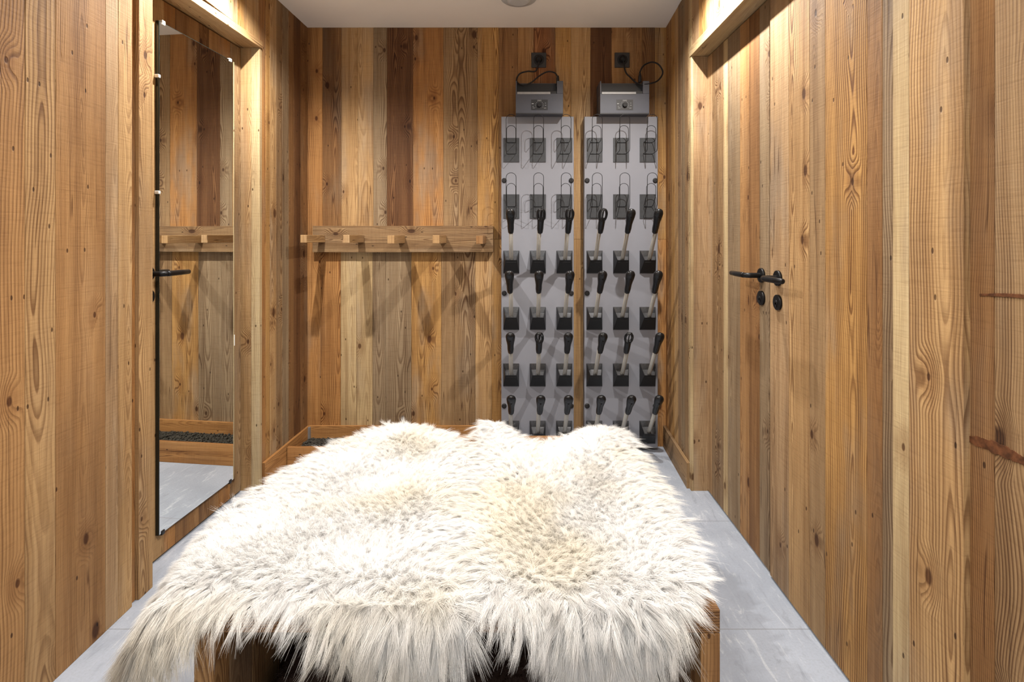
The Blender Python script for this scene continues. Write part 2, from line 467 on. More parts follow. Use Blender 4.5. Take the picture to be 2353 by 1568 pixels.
for rows, z0, z1 in ((upper, zs + 0.0005, CEIL), (lower, 0.0, zs - 0.0005)):
    for a, b, t, fr, con in rows:
        x0, x1 = WP(a) + 0.0004, WP(b) - 0.0004
        off = RW.uniform(0, 0.0018)
        w.box((x0, YB + off, z0), (x1, YB + 0.022, z1), 'z', T[t], fr * 0.55, min(1, con * 0.85 + 0.25))
w.box((-1.6, YB + 0.024, 0), (1.3, YB + 0.08, CEIL), 'z', T['dark'], .4, .3)
w.build('wall_back', kind='structure')

# ---- left side.  Far wall from Y 2.5 to the back, converging a little
def shl(p):   # left far wall: X -1.197 at 2.5 -> -1.180 at 3.03
    return (p[0] + (p[1] - 2.5) * 0.032, p[1], p[2])
w = Wood()
XL = -1.197
ys = [2.5, 2.56, 2.60, 2.665, 2.73, 2.80, 2.86, 2.94, YB]
tn = ['orange', 'honey', 'tan', 'gbrown', 'grey', 'brown', 'dark', 'brown']
for i in range(len(ys) - 1):
    o = RW.uniform(0, 0.0015)
    w.box((XL - 0.03, ys[i] + 0.0004, 0), (XL - o, ys[i+1] - 0.0004, CEIL), 'z', T[tn[i]], RW.uniform(.3, .6), RW.uniform(.4, .85), shear=shl)
# above the opening
ys = [1.75, 1.83, 1.90, 1.99, 2.05, 2.14, 2.22, 2.31, 2.39, 2.4995]
tn = ['tan', 'honey', 'pale', 'tan', 'gbrown', 'pale', 'tan', 'honey', 'tan']
for i in range(len(ys) - 1):
    w.box((-1.235, ys[i] + 0.0004, 2.087), (-1.2 - RW.uniform(0, 0.001), ys[i+1] - 0.0004, CEIL), 'z', T[tn[i]], RW.uniform(.3, .6), RW.uniform(.2, .6))
# near wall
XN = -1.225
cols = [(-900,-300,'tan',.3,.5),(-300,-60,'warm',.3,.5),(-60,58,'warm',.12,.75),(58,128,'tan',.10,.8),(128,243,'warm',.55,.45),(243,272,'rose',.6,.4),(272,304,'tan',.55,.4)]
for a, b, t, fr, con in cols:
    y0, y1 = (YX(a, XN) if a > -800 else -1.55), YX(b, XN)
    w.box((XN - 0.03, y0 + 0.0005, 0), (XN - RW.uniform(0, 0.001), y1 - 0.0005, CEIL), 'z', T[t], fr, con)
ya, yb_, yc = YX(304, XN), YX(319, XN), YX(351, XN)
w.box((XN - 0.03, ya, 0), (XN - 0.012, yb_, CEIL), 'z', T['orange'], .4, .3)
w.box((-1.6, -1.58, 0), (XN - 0.031, yb_, CEIL), 'z', T['dark'], .4, .3)
w.box((-1.6, 2.52, 0), (XL - 0.045, YB + 0.02, CEIL), 'z', T['dark'], .4, .3)
w.box((-1.6, yb_, 2.087), (-1.236, 2.52, CEIL), 'z', T['dark'], .4, .3)
w.build('wall_left', kind='structure')
# near casing of the left door and far post
w = Wood()
w.box((XN - 0.12, yb_ + 0.0005, 0), (XN, yc, 2.0525), 'z', T['tan'], .35, .65)
w.build('trim_1', kind='structure')
w = Wood()
w.box((-1.34, 2.4995, 0), (-1.2855, 2.52, 2.0525), 'z', T['orange'], .4, .6)
w.box((-1.285, 2.4985, 0), (-1.2345, 2.52, 2.0525), 'z', T['tan'], .5, .6)
w.box((-1.234, 2.4975, 0), (XL + 0.002, 2.52, 2.0525), 'z', T['light'], .25, .3)
w.build('trim_2', kind='structure')
# header board over the left door
w = Wood()
w.box((-1.34, yb_ + 0.001, 2.053), (-1.190, 2.515, 2.086), 'y', T['tan'], .4, .4, shear=lambda p: (p[0] + (2.5 - p[1]) * -0.04 if p[0] > -1.25 else p[0], p[1], p[2]))
w.build('trim_3', kind='structure')
# wall behind the left door recess
w = Wood()
w.box((-1.6, yb_, 0), (-1.37, 2.55, 2.087), 'z', T['dark'], .4, .3)
w.build('trim_4', kind='structure')

# left door (leaf slightly out of line with the wall): local frame, origin at its far (hinge) edge
TH = math.radians(3.2)
DL = (-1.278, 2.492, 0.0)
door1 = empty('door_1', DL, -TH, kind='structure')     # local -Y runs towards the camera, local +X into the room
def dloc(y_world): return (y_world - DL[1])
w = Wood()
segs = [(-0.80, -0.56, 'gbrown', .35, .6), (-0.56, -0.50, 'tan', .4, .5), (-0.50, -0.44, 'orange', .45, .6), (-0.44, -0.36, 'brown', .4, .7),
        (-0.36, -0.30, 'warm', .4, .5), (-0.30, -0.235, 'brown', .5, .8), (-0.235, -0.17, 'warm', .4, .5), (-0.17, -0.085, 'orange', .5, .5), (-0.085, -0.002, 'gbrown', .6, .6)]
for a, b, t, fr, con in segs:
    w.box((-0.045, a + 0.0004, 0.008), (-RW.uniform(0, 0.0008), b - 0.0004, 2.046), 'z', T[t], fr, con)
o = w.build('door_leaf', door1)
def lever_handle(parent, base, out, along, mat=M_BLACK):
    """base: point on the leaf; out: unit normal into the room; along: unit lever direction"""
    b = Vector(base); out = Vector(out); al = Vector(along)
    bm = bmesh.new()
    bm_tube(bm, [b, b + out * 0.007, b + out * 0.0085], [0.026, 0.026, 0.0235], 32)
    ro = from_bm('rosette', bm, mat, None)
    bm = bmesh.new()
    pts = spline([b + out * 0.006, b + out * 0.035, b + out * 0.048 + al * 0.002, b + out * 0.056 + al * 0.012, b + out * 0.058 + al * 0.03], 6)
    bm_tube(bm, pts, 0.0095, 16)
    bm_tube(bm, [b + out * 0.058 + al * 0.015, b + out * 0.058 + al * 0.03, b + out * 0.057 + al * 0.09, b + out * 0.055 + al * 0.138, b + out * 0.055 + al * 0.142],
            [0.0095, 0.0100, 0.0098, 0.0088, 0.0050], 16)
    h = from_bm('door_handle', bm, mat, parent)
    ro.parent = h
    c = b + Vector((0, 0, -0.081))
    bm = bmesh.new()
    bm_tube(bm, [c, c + out * 0.007, c + out * 0.0085], [0.026, 0.026, 0.0235], 32)
    e = from_bm('key_escutcheon', bm, mat, parent)
    bm = bmesh.new()
    bm_tube(bm, [c + out * 0.0080, c + out * 0.0105], [0.0085, 0.0080], 20)
    sd = out.cross(Vector((0, 0, 1)))
    k0 = c + out * 0.0088 - sd * 0.0045 - Vector((0, 0, 0.016))
    k1 = c + out * 0.0105 + sd * 0.0045
    bm_box(bm, [min(k0[i], k1[i]) for i in range(3)], [max(k0[i], k1[i]) for i in range(3)])
    from_bm('lock_cylinder', bm, M_RUBBER, e)
lever_handle(door1, (0, -0.582, 1.044), (1, 0, 0), (0, 1, 0))

# mirror on the left door
mir = empty('door_mirror', (DL[0] + 0.004, DL[1], 0), -TH - 0.010, 'tall frameless mirror fixed to the plank door on the left, reflecting the coat rack', 'mirror')
my0, my1, mz0, mz1 = -0.545, -0.083, 0.096, 1.957
bm = bmesh.new()
bm_box(bm, (0.0015, my0, mz0), (0.0140, my1, mz1))
from_bm('mirror_edge', bm, M_EDGE, mir, bevel=0.0)
bm = bmesh.new()
vs = [bm.verts.new(p) for p in ((0.0145, my0 + 0.003, mz0 + 0.002), (0.0145, my1 - 0.002, mz0 + 0.002), (0.0145, my1 - 0.002, mz1 - 0.002), (0.0145, my0 + 0.003, mz1 - 0.002))]
bk = [bm.verts.new((0.0140, v.co.y, v.co.z)) for v in vs]
bm.faces.new(vs)
bm.faces.new(bk[::-1])
for i in range(4): bm.faces.new((vs[i], bk[i], bk[(i+1) % 4], vs[(i+1) % 4]))
from_bm('mirror_glass', bm, M_MIRROR, mir)
for yy, zz, hh in ((my0 + 0.02, mz0 - 0.006, 0.016), (my1 - 0.03, mz0 - 0.006, 0.016), (my0 + 0.022, mz1 - 0.008, 0.016), (my1 - 0.03, mz1 - 0.008, 0.014)):
    bm = bmesh.new(); bm_box(bm, (0.001, yy - 0.008, zz), (0.0175, yy + 0.008, zz + hh))
    from_bm('mirror_clip', bm, M_CLIP if zz > 1 else M_RUBBER, mir, bevel=0.002)
for zz, hh in ((1.33, 0.012), (1.75, 0.012)):
    bm = bmesh.new(); bm_box(bm, (0.001, my0 - 0.006, zz), (0.0175, my0 + 0.006, zz + hh))
    from_bm('mirror_clip', bm, M_CLIP, mir, bevel=0.002)
bm = bmesh.new(); bm_box(bm, (0.001, my1 - 0.002, 0.69), (0.0160, my1 + 0.002, 0.74))
from_bm('mirror_clip', bm, M_CLIP, mir, bevel=0.002)

# ---- right side
def shr(p):
    return (p[0] + (p[1] - 2.5) * 0.05, p[1], p[2])
w = Wood()
XR = 0.804
ys = [2.5, 2.555, 2.62, 2.69, 2.75, 2.83, 2.90, 2.97, YB]
tn = ['light', 'gbrown', 'grey', 'dull', 'tan', 'honey', 'warm', 'orange']
for i in range(len(ys) - 1):
    w.box((XR + RW.uniform(0, 0.001), ys[i] + 0.0004, 0), (XR + 0.03, ys[i+1] - 0.0004, CEIL), 'z', T[tn[i]], RW.uniform(.3, .7), RW.uniform(.3, .8), shear=shr)
ys = [1.18, 1.30, 1.42, 1.50, 1.60, 1.72, 1.80, 1.90, 1.98, 2.06, 2.15, 2.23, 2.31, 2.40, 2.4995]
for i in range(len(ys) - 1):
    w.box((XR + RW.uniform(0, 0.001), ys[i] + 0.0004, 2.057), (XR + 0.03, ys[i+1] - 0.0004, CEIL), 'z', T[['tan','pale','honey','rose','gbrown'][i % 5]], RW.uniform(.3, .6), RW.uniform(.3, .7))
# near wall beyond the casing
XQ = 0.835
cols = [(2215, 2285, 'brown', .75, .8), (2285, 2420, 'gbrown', .55, .95), (2420, 2800, 'tan', .3, .5), (2800, 3900, 'warm', .4, .5), (3900, 9000, 'tan', .4, .5)]
for a, b, t, fr, con in cols:
    y1, y0 = YX(a, XQ), (YX(b, XQ) if b < 8999 else -1.55)
    w.box((XQ + RW.uniform(0, 0.001), y0 + 0.0005, 0), (XQ + 0.03, y1 - 0.0005, CEIL), 'z', T[t], fr, con)
w.box((XQ + 0.031, -1.58, 0), (1.28, 1.10, CEIL), 'z', T['dark'], .4, .3)
w.box((XR + 0.06, 2.52, 0), (1.28, YB + 0.02, CEIL), 'z', T['dark'], .4, .3)
w.box((XR + 0.031, 1.10, 2.057), (1.28, 2.52, CEIL), 'z', T['dark'], .4, .3)
wr = w.build('wall_right', kind='structure')
# open splits across the coarse plank at the right edge of the view
def split(z, y0, y1, hh, seed):
    rs_ = random.Random(seed)
    bm = bmesh.new(); n_ = 40; top = []; bot = []
    for i in range(n_ + 1):
        f = i / n_; y = y0 + (y1 - y0) * f
        t_ = hh * (math.sin(math.pi * (0.12 + 0.86 * f)) ** 0.7) * rs_.uniform(0.75, 1.05)
        zc = z + 0.006 * math.sin(f * 3.0)
        top.append((y, zc + t_ / 2)); bot.append((y, zc - t_ / 2))
    def strip(off, k):
        tv = [bm.verts.new((XQ - off, y, zc_)) for y, zc_ in top]; bv = [bm.verts.new((XQ - off, y, zc_)) for y, zc_ in bot]
        return tv, bv
    t1, b1 = strip(0.0012, 1); t0, b0 = strip(-0.002, 1)
    for i in range(n_):
        bm.faces.new((t1[i], t1[i+1], b1[i+1], b1[i])); bm.faces.new((t0[i], t1[i], t1[i+1], t0[i+1])) if False else None
        bm.faces.new((t0[i], t0[i+1], t1[i+1], t1[i])); bm.faces.new((b0[i], b1[i], b1[i+1], b0[i+1]))
    from_bm('split_knot', bm, M_SPLIT, wr)
split(0.798, 1.006, 0.86, 0.022, 4)
split(1.068, 0.975, 0.80, 0.007, 6)
# casing plank near, with its pale edge
w = Wood()
yA, yB2, yC = YX(2214, XQ - 0.012), YX(2088, XQ - 0.012), 1.185
w.box((XQ - 0.012, yA, 0), (0.92, yB2 - 0.0005, CEIL), 'z', T['tan'], .22, .8, seed=0.37)
w.build('trim_5', kind='structure')
w = Wood()
w.box((XQ - 0.012, yB2, 0), (0.92, yC, 2.3545), 'z', T['light'], .3, .12)
w.build('trim_6', kind='structure')
# far post of the right doors
w = Wood()
w.box((XR - 0.002, 2.4975, 0), (0.8135, 2.52, 2.0135), 'z', T['light'], .3, .15)
w.box((0.814, 2.4985, 0), (0.90, 2.52, 2.0135), 'z', T['rose'], .35, .3)
w.build('trim_7', kind='structure')
# header board
w = Wood()
w.box((0.799, 1.186, 2.014), (0.92, 2.515, 2.056), 'y', T['light'], .5, .35)
w.build('trim_8', kind='structure')
w = Wood()
w.box((0.94, 1.186, 0), (1.28, 2.55, 2.013), 'z', T['dark'], .4, .3)
w.build('trim_9', kind='structure')

def right_door(name, y0, y1, X, planks, hy):
    d = empty(name, (X, y0, 0), 0, kind='structure')
    w = Wood()
    for a, b, t, fr, con in planks:
        w.box((RW.uniform(0, 0.0008), a - y0 + 0.0004, 0.008), (0.045, b - y0 - 0.0004, 2.008), 'z', T[t], fr, con)
    w.build('door_leaf', d)
    lever_handle(d, (0, hy - y0, 1.037), (-1, 0, 0), (0, 1, 0) if name == 'door_2' else (0, -1, 0))
    return d
XD1, XD2 = 0.877, 0.870
def px(list_, X): return [(YX(b, X), YX(a, X), t, fr, con) for a, b, t, fr, con in list_]
p1 = px([(1620,1636,'rose',.3,.3),(1636,1662,'gbrown',.5,.95),(1662,1672,'light',.3,.1),(1672,1700,'grey',.4,.4),(1700,1721,'warm',.5,.6),(1721,1745,'brown',.5,.85),(1745,1768,'grey',.5,.6)], XD1)
right_door('door_2', YX(1768, XD1), YX(1620, XD1), XD1, p1, YX(1751, XD1))
p2 = px([(1769,1812,'rose',.55,.5),(1812,1860,'tan',.22,.9),(1860,1896,'gbrown',.4,.4),(1896,1992,'honey',.20,1.0),(1992,2027,'brown',.8,.4),(2027,2068,'grey',.12,.85),(2068,2090,'grey',.3,.3)], XD2)
right_door('door_3', YX(2090, XD2), YX(1769, XD2), XD2, p2, YX(1789, XD2))

# baseboards
w = Wood()
w.box((XL + 0.0005, 2.522, 0), (XL + 0.014, YB - 0.002, 0.12), 'y', T['orange'], .4, .4, shear=shl)
w.build('baseboard_left', kind='structure')
w = Wood()
w.box((XR - 0.016, 2.522, 0), (XR - 0.0005, YB - 0.002, 0.12), 'y', T['gbrown'], .4, .6, shear=shr)
w.build('baseboard_right', kind='structure')

# ------------------------------------------------------------------ drip tray under the coat rack, with gravel
tr = empty('boot_tray', (-0.62, 2.87, 0), 0, 'low wooden trough on the floor along the back wall under the coat rack', 'tray')
w = Wood(); w.box((-0.552, -0.13, 0.0), (0.47, -0.112, 0.108), 'x', T['orange'], .4, .35); w.build('front_board', tr)
w = Wood(); w.box((-0.549, 0.142, 0.0), (0.47, 0.157, 0.122), 'x', T['orange'], .4, .4); w.build('back_board', tr)
w = Wood(); w.box((0.4705, -0.13, 0.0), (0.488, 0.157, 0.108), 'y', T['orange'], .4, .35); w.build('end_board', tr)
bm = bmesh.new(); bm_box(bm, (-0.549, -0.1115, 0.0), (0.4695, 0.1415, 0.012))
from_bm('tray_base', bm, M_TRAYBLK, tr)
bm = bmesh.new()
bm_box(bm, (-0.547, 0.128, 0.05), (-0.535, 0.1415, 0.118)); 
from_bm('corner_bracket', bm, M_ALU, tr)
rg = random.Random(3)
bm = bmesh.new()
bm_box(bm, (-1.165, 2.762, 0.0125), (-0.1535, 3.008, 0.055))
for i in range(1300):
    c = Vector((rg.uniform(-1.158, -0.16), rg.uniform(2.769, 3.001), 0.056 + rg.uniform(-0.002, 0.006)))
    r = rg.uniform(0.005, 0.0095)
    mt = Matrix.Translation(c) @ Matrix.Rotation(rg.uniform(0, 6), 4, Vector((rg.random(), rg.random(), rg.random() + .1)).normalized()) @ Matrix.Diagonal((r * rg.uniform(.7, 1.2), r, r * rg.uniform(.5, .8), 1))
    bmesh.ops.create_icosphere(bm, subdivisions=1, radius=1.0, matrix=mt)
tag(from_bm('gravel', bm, M_GRAVEL), 'dark gravel filling the wooden trough along the back wall', 'gravel', kind='stuff')

# ------------------------------------------------------------------ coat rack
YF = YB - 0.04
rack = empty('coat_rack', (0, 0, 0), 0, 'wooden coat rack, a horizontal board with five square pegs on the back wall', 'coat rack')
rack.location = (XW(926, YF), YB, 1.166)
def rl(x): return XW(x, YF) - rack.location.x
w = Wood(); w.box((rl(718), -0.039, -0.073), (rl(1133), -0.0005, 0.073), 'x', T['gbrown'], .22, .8, seed=.61); w.build('rack_board', rack)
YT = 2.73
for x0, x1, y0, y1, t in ((690,705,540,558,'tan'),(787,803,540,558.5,'tan'),(890,906,541,560,'tan'),(994,1010,541,560,'tan'),(1094,1110,542,561,'brown')):
    a, b = XW(x0, YT), XW(x1, YT)
    zt, zb = H - (y0 - HY) * YT / F, H - (y1 - HY) * YT / F
    w = Wood()
    w.box((a - rack.location.x, YT - YB, zb - 1.166), (b - rack.location.x, -0.0395, zt - 1.166), 'y', T[t], .4, .4)
    o = w.build('peg', rack, bevel=0.0015)

# ------------------------------------------------------------------ boot dryer racks
YPF = YB - 0.065           # front face of the panels
def local_dryer_parts():
    """meshes in a frame with origin on the panel face at the plate's centre, +Y into the wall, X right"""
    out = {}
    # housing: plate, tapered hood open at the top
    bm = bmesh.new()
    hw, ht, hb = 0.0435, 0.062, -0.063        # half width, top, bottom on the panel
    lw, lz, lp = 0.031, 0.012, 0.062          # lip half width, height, protrusion
    bm_box(bm, (-hw, -0.003, hb), (hw, 0.0, ht), 1)
    def quad(*p, mi=0):
        f = bm.faces.new([bm.verts.new(q) for q in p]); f.material_index = mi; return f
    t = 0.0025
    # sloping front-bottom face and an inner copy
    A = (-hw, -0.003, hb); B = (hw, -0.003, hb); C = (lw, -lp, lz); D = (-lw, -lp, lz)
    E = (-hw, -0.003, ht); Fp = (hw, -0.003, ht)
    quad(A, B, C, D)
    quad(A, D, E); quad(B, Fp, C)
    Ai = (-hw + t, -0.005, hb + t); Bi = (hw - t, -0.005, hb + t); Ci = (lw - t, -lp + t, lz); Di = (-lw + t, -lp + t, lz)
    Ei = (-hw + t, -0.005, ht - t); Fi = (hw - t, -0.005, ht - t)
    quad(Ai, Di, Ci, Bi, mi=1)
    quad(Ai, Ei, Di, mi=1); quad(Bi, Ci, Fi, mi=1)
    quad(D, C, Ci, Di); quad(E, D, Di, Ei); quad(Fp, Fi, Ci, C)
    # collar plate inside
    quad((-0.040, -0.006, 0.030), (0.040, -0.006, 0.030), (lw - 0.004, -lp + 0.006, lz - 0.012), (-lw + 0.004, -lp + 0.006, lz - 0.012), mi=1)
    me = bpy.data.meshes.new('housing'); bm.to_mesh(me); bm.free()
    me.materials.append(M_HOUSE); me.materials.append(M_HOUSEIN)
    out['housing'] = me
    ax = Vector((0, -0.667, 0.745)).normalized()
    b0 = Vector((0, -0.036, 0.012))
    L = 0.335
    end = Vector((0, -0.272, 0.2745))
    ax = (end - b0).normalized(); L = (end - b0).length
    bm = bmesh.new()
    bm_tube(bm, [b0, b0 + ax * 0.02, b0 + ax * (L - 0.13)], [0.0115, 0.0108, 0.0108], 20)
    me = bpy.data.meshes.new('tube'); bm.to_mesh(me); bm.free(); me.materials.append(M_TUBE); out['tube'] = me
    # nozzle: two looks, smooth back or slotted fingers
    nb = b0 + ax * (L - 0.155)
    for key, slots in (('plain', False), ('slotted', True)):
        bm = bmesh.new()
        prof = [(0.0, 0.0115), (0.004, 0.0145), (0.03, 0.0165), (0.06, 0.0165), (0.085, 0.0195), (0.105, 0.0225), (0.125, 0.0235), (0.138, 0.0222), (0.147, 0.0180), (0.153, 0.0105), (0.156, 0.002)]
        if slots: prof = prof[:4] + [(0.080, 0.0172), (0.092, 0.0165), (0.096, 0.012)]
        ell = [(1.0, 1.0 - 0.28 * min(1, s / 0.09)) for s, r in prof]
        bm_tube(bm, [nb + ax * s for s, r in prof], [r for s, r in prof], 24, ell=ell)
        sdv, upv = frame_dir(ax)
        if slots:
            for k in range(8):
                an = 2 * math.pi * k / 8 + 0.2
                o1 = sdv * math.cos(an) * 0.0150 + upv * math.sin(an) * 0.0105
                o2 = sdv * math.cos(an) * 0.0200 + upv * math.sin(an) * 0.0145
                pts = spline([nb + ax * 0.085 + o1, nb + ax * 0.105 + o2, nb + ax * 0.132 + o2 * 1.02, nb + ax * 0.150 + o2 * 0.7, nb + ax * 0.156 + o2 * 0.15], 4)
                bm_tube(bm, pts, 0.0031, 8)
            bm_tube(bm, [nb + ax * 0.152, nb + ax * 0.158], [0.008, 0.006], 16)
        else:
            # raised rim and rib near the head
            pts = []
            for k in range(24):
                an = 2 * math.pi * k / 24
                pts.append(nb + ax * (0.130 + 0.012 * math.sin(an)) + sdv * math.cos(an) * 0.0228 + upv * math.sin(an) * 0.0163)
            bm_tube(bm, pts, 0.0012, 6, closed=True)
            q = [nb + ax * 0.02 - upv * 0.0150, nb + ax * 0.07 - upv * 0.0138, nb + ax * 0.115 - upv * 0.0158]
            bm_tube(bm, spline([Vector(p) for p in q], 4), [0.004] * 9, 8)
        bmesh.ops.recalc_face_normals(bm, faces=bm.faces[:])
        me = bpy.data.meshes.new('nozzle'); bm.to_mesh(me); bm.free()
        me.materials.append(M_RUBBER)
        out['nozzle_' + key] = me
    return out
DP = local_dryer_parts()

def hook_meshes(row):
    """plate, tall loop and short loop of a glove hook; row 1 arms level, row 2 arms sloping to the plate"""
    bm = bmesh.new()
    bm_box(bm, (-0.0435, -0.004, -0.066), (0.0435, 0.0, 0.066))
    pl = bpy.data.meshes.new('hook_plate'); bm.to_mesh(bm_me := pl); bm.free(); pl.materials.append(M_PLATE)
    res = [pl]
    for tall in (True, False):
        bm = bmesh.new()
        w_ = 0.0265 if tall else 0.0245
        p = 0.105 if tall else 0.080
        zt = 0.172 if tall else 0.118
        if row == 1: za, zo = (-0.022, -0.020) if tall else (0.040, 0.041)
        else: za, zo = (-0.064, -0.005) if tall else (-0.002, 0.045)
        arch = [(w_ * math.cos(a), -p, zt - w_ * 0.9 + w_ * 0.9 * math.sin(a)) for a in [math.pi * k / 10 for k in range(11)]]
        left = [(-w_, -p, zo + 0.012), (-w_, -p + 0.010, zo), (-w_, -0.012 if row == 1 else -0.02, za + (0 if row == 1 else 0.006)), (-w_ + 0.004, -0.006, za)]
        right = [(-x, y, z) for x, y, z in left][::-1]
        pts = right + arch + left
        bm_tube(bm, [Vector(q) for q in pts], 0.0015, 8, closed=True)
        bmesh.ops.recalc_face_normals(bm, faces=bm.faces[:])
        me = bpy.data.meshes.new('wire_loop'); bm.to_mesh(me); bm.free(); me.materials.append(M_BLACK)
        res.append(me)
    return res
HM = {1: hook_meshes(1), 2: hook_meshes(2)}

def add(name, me, parent, loc=(0, 0, 0)):
    o = bpy.data.objects.new(name, me); COL.objects.link(o); o.parent = parent; o.location = loc
    return o

def dryer(x0, x1, cols, label, slotted, capx):
    X0, X1 = XW(x0, YPF), XW(x1, YPF)
    z1, z0 = H - (268 - HY) * YPF / F, H - (1030 - HY) * YPF / F
    r = empty('boot_dryer', ((X0 + X1) / 2, YPF, z0), 0, label, 'boot dryer', 'wall mounted boot dryer racks')
    bm = bmesh.new(); bm_box(bm, (-(X1 - X0) / 2, 0, 0), ((X1 - X0) / 2, 0.0645, z1 - z0))
    from_bm('panel', bm, M_PANEL, r, bevel=0.002)
    for row, yc in ((1, 345), (2, 474.5)):
        for cx in cols:
            X = XW(cx, YPF) - r.location.x
            Z = H - (yc - HY) * YPF / F - z0
            p = add('glove_hook', HM[row][0], r, (X, -0.0005, Z))
            add('wire_loop', HM[row][1], p); add('wire_loop', HM[row][2], p)
    for ri, yc in enumerate((602, 731.5, 861.5, 993)):
        for ci, cx in enumerate(cols):
            X = XW(cx - 0.5 * ri / 2, YPF) - r.location.x
            Z = H - (yc - HY) * YPF / F - z0
            p = add('dryer_arm', DP['housing'], r, (X, -0.0005, Z))
            add('tube', DP['tube'], p)
            nz = add('nozzle', DP['nozzle_slotted' if (ri, ci) in slotted else 'nozzle_plain'], p)
            tw = RW.uniform(-1.5, 1.5)
            nz.rotation_euler = (0, math.radians(tw * 0.4), math.radians(tw * 0.8))
    for cx in capx:
        for yc in (415, 674, 933):
            X = XW(cx, YPF) - r.location.x; Z = H - (yc - HY) * YPF / F - z0
            bm = bmesh.new(); bm_tube(bm, [(X, 0, Z), (X, -0.004, Z), (X, -0.0065, Z)], [0.0135, 0.0135, 0.009], 20)
            from_bm('screw_cap', bm, M_MATTEBLK, r)
    return r
dryer(1152, 1318.5, (1175, 1236, 1297), 'left grey panel of boot dryer arms and glove hooks on the back wall', {(0, 1), (0, 2), (2, 1)}, (1158.5, 1312.5))
dryer(1343, 1511.5, (1366, 1427, 1488), 'right grey panel of boot dryer arms and glove hooks, beside the right wall', {(0, 0), (2, 1)}, (1349, 1505.5))

# ------------------------------------------------------------------ blower boxes, sockets and cables
def blower(x0, x1, label):
    YF_ = YB - 0.13
    X0, X1 = XW(x0, YF_), XW(x1, YF_)
    zt, zb = H - (186 - HY) * YF_ / F, 1.838
    r = empty('blower_box', ((X0 + X1) / 2, YB, zb), 0, label, 'control box', 'blower boxes above the boot dryers')
    hw = (X1 - X0) / 2; h = zt - zb
    bm = bmesh.new()
    yr = -0.13
    # body with a notch at the upper front left
    nx = hw * 0.74          # right end of the notch
    nz_ = h - 0.068
    bm_box(bm, (-hw, yr, 0.0), (hw, -0.0005, nz_))
    bm_box(bm, (nx, yr, nz_), (hw, -0.0005, h))
    bm_box(bm, (-hw, yr + 0.045, nz_), (nx, -0.0005, h))
    bm_box(bm, (-hw, yr, nz_), (-hw + 0.006, yr + 0.045, h))
    from_bm('case', bm, M_BOX, r, bevel=0.0012)
    bm = bmesh.new(); bm_box(bm, (-hw + 0.0065, yr + 0.043, nz_ + 0.001), (nx - 0.0005, yr + 0.0448, h - 0.003))
    bm_box(bm, (nx * 0.55, yr + 0.005, nz_ + 0.001), (nx - 0.001, yr + 0.0425, nz_ + 0.014))
    from_bm('filter_recess', bm, M_BOXDK, r)
    bm = bmesh.new(); bm_box(bm, (-hw + 0.008, yr - 0.0025, nz_ - 0.004), (hw * 0.46, yr + 0.012, nz_ + 0.009))
    from_bm('aluminium_strip', bm, M_ALU, r, bevel=0.001)
    bm = bmesh.new(); bm_box(bm, (-hw, yr - 0.0008, 0.0), (hw, yr - 0.0002, 0.006))
    from_bm('bottom_seam', bm, M_BOXDK, r)
    # control label with a dial and small print marks
    lw_, lh = 0.0445, 0.028
    cx_, cz = 0.0, 0.050
    bm = bmesh.new(); bm_box(bm, (cx_ - lw_, yr - 0.0012, cz - lh), (cx_ + lw_, yr - 0.0002, cz + lh))
    lb = from_bm('control_label', bm, M_LABEL, r)
    bm = bmesh.new()
    for k in range(11):
        an = math.radians(-30 + k * 24)
        a = Vector((cx_ + math.cos(an) * 0.021, yr - 0.0016, cz - 0.002 + math.sin(an) * 0.021))
        bm_box(bm, (a.x - 0.0012, a.y, a.z - 0.0012), (a.x + 0.0012, a.y + 0.0005, a.z + 0.0012))
    for (a, b, wd, hh) in ((-0.011, 0.0225, 0.022, 0.0025), (-0.041, 0.004, 0.010, 0.004), (-0.037, -0.010, 0.006, 0.002), (0.030, -0.004, 0.006, 0.002), (0.030, 0.008, 0.005, 0.002), (-0.036, -0.018, 0.012, 0.0016), (0.024, -0.019, 0.012, 0.0016)):
        bm_box(bm, (cx_ + a, yr - 0.0016, cz + b), (cx_ + a + wd, yr - 0.0012, cz + b + hh))
    from_bm('label_print', bm, M_PRINT, lb)
    bm = bmesh.new()
    bm_tube(bm, [(cx_, yr - 0.0012, cz - 0.002), (cx_, yr - 0.012, cz - 0.002), (cx_, yr - 0.013, cz - 0.002)], [0.0125, 0.0115, 0.010], 24)
    from_bm('dial', bm, M_MATTEBLK, lb)
    return r, X0, X1, zt
B1 = blower(1185, 1294, 'slate grey blower box above the left boot dryer panel')
B2 = blower(1379, 1492, 'slate grey blower box above the right boot dryer panel')

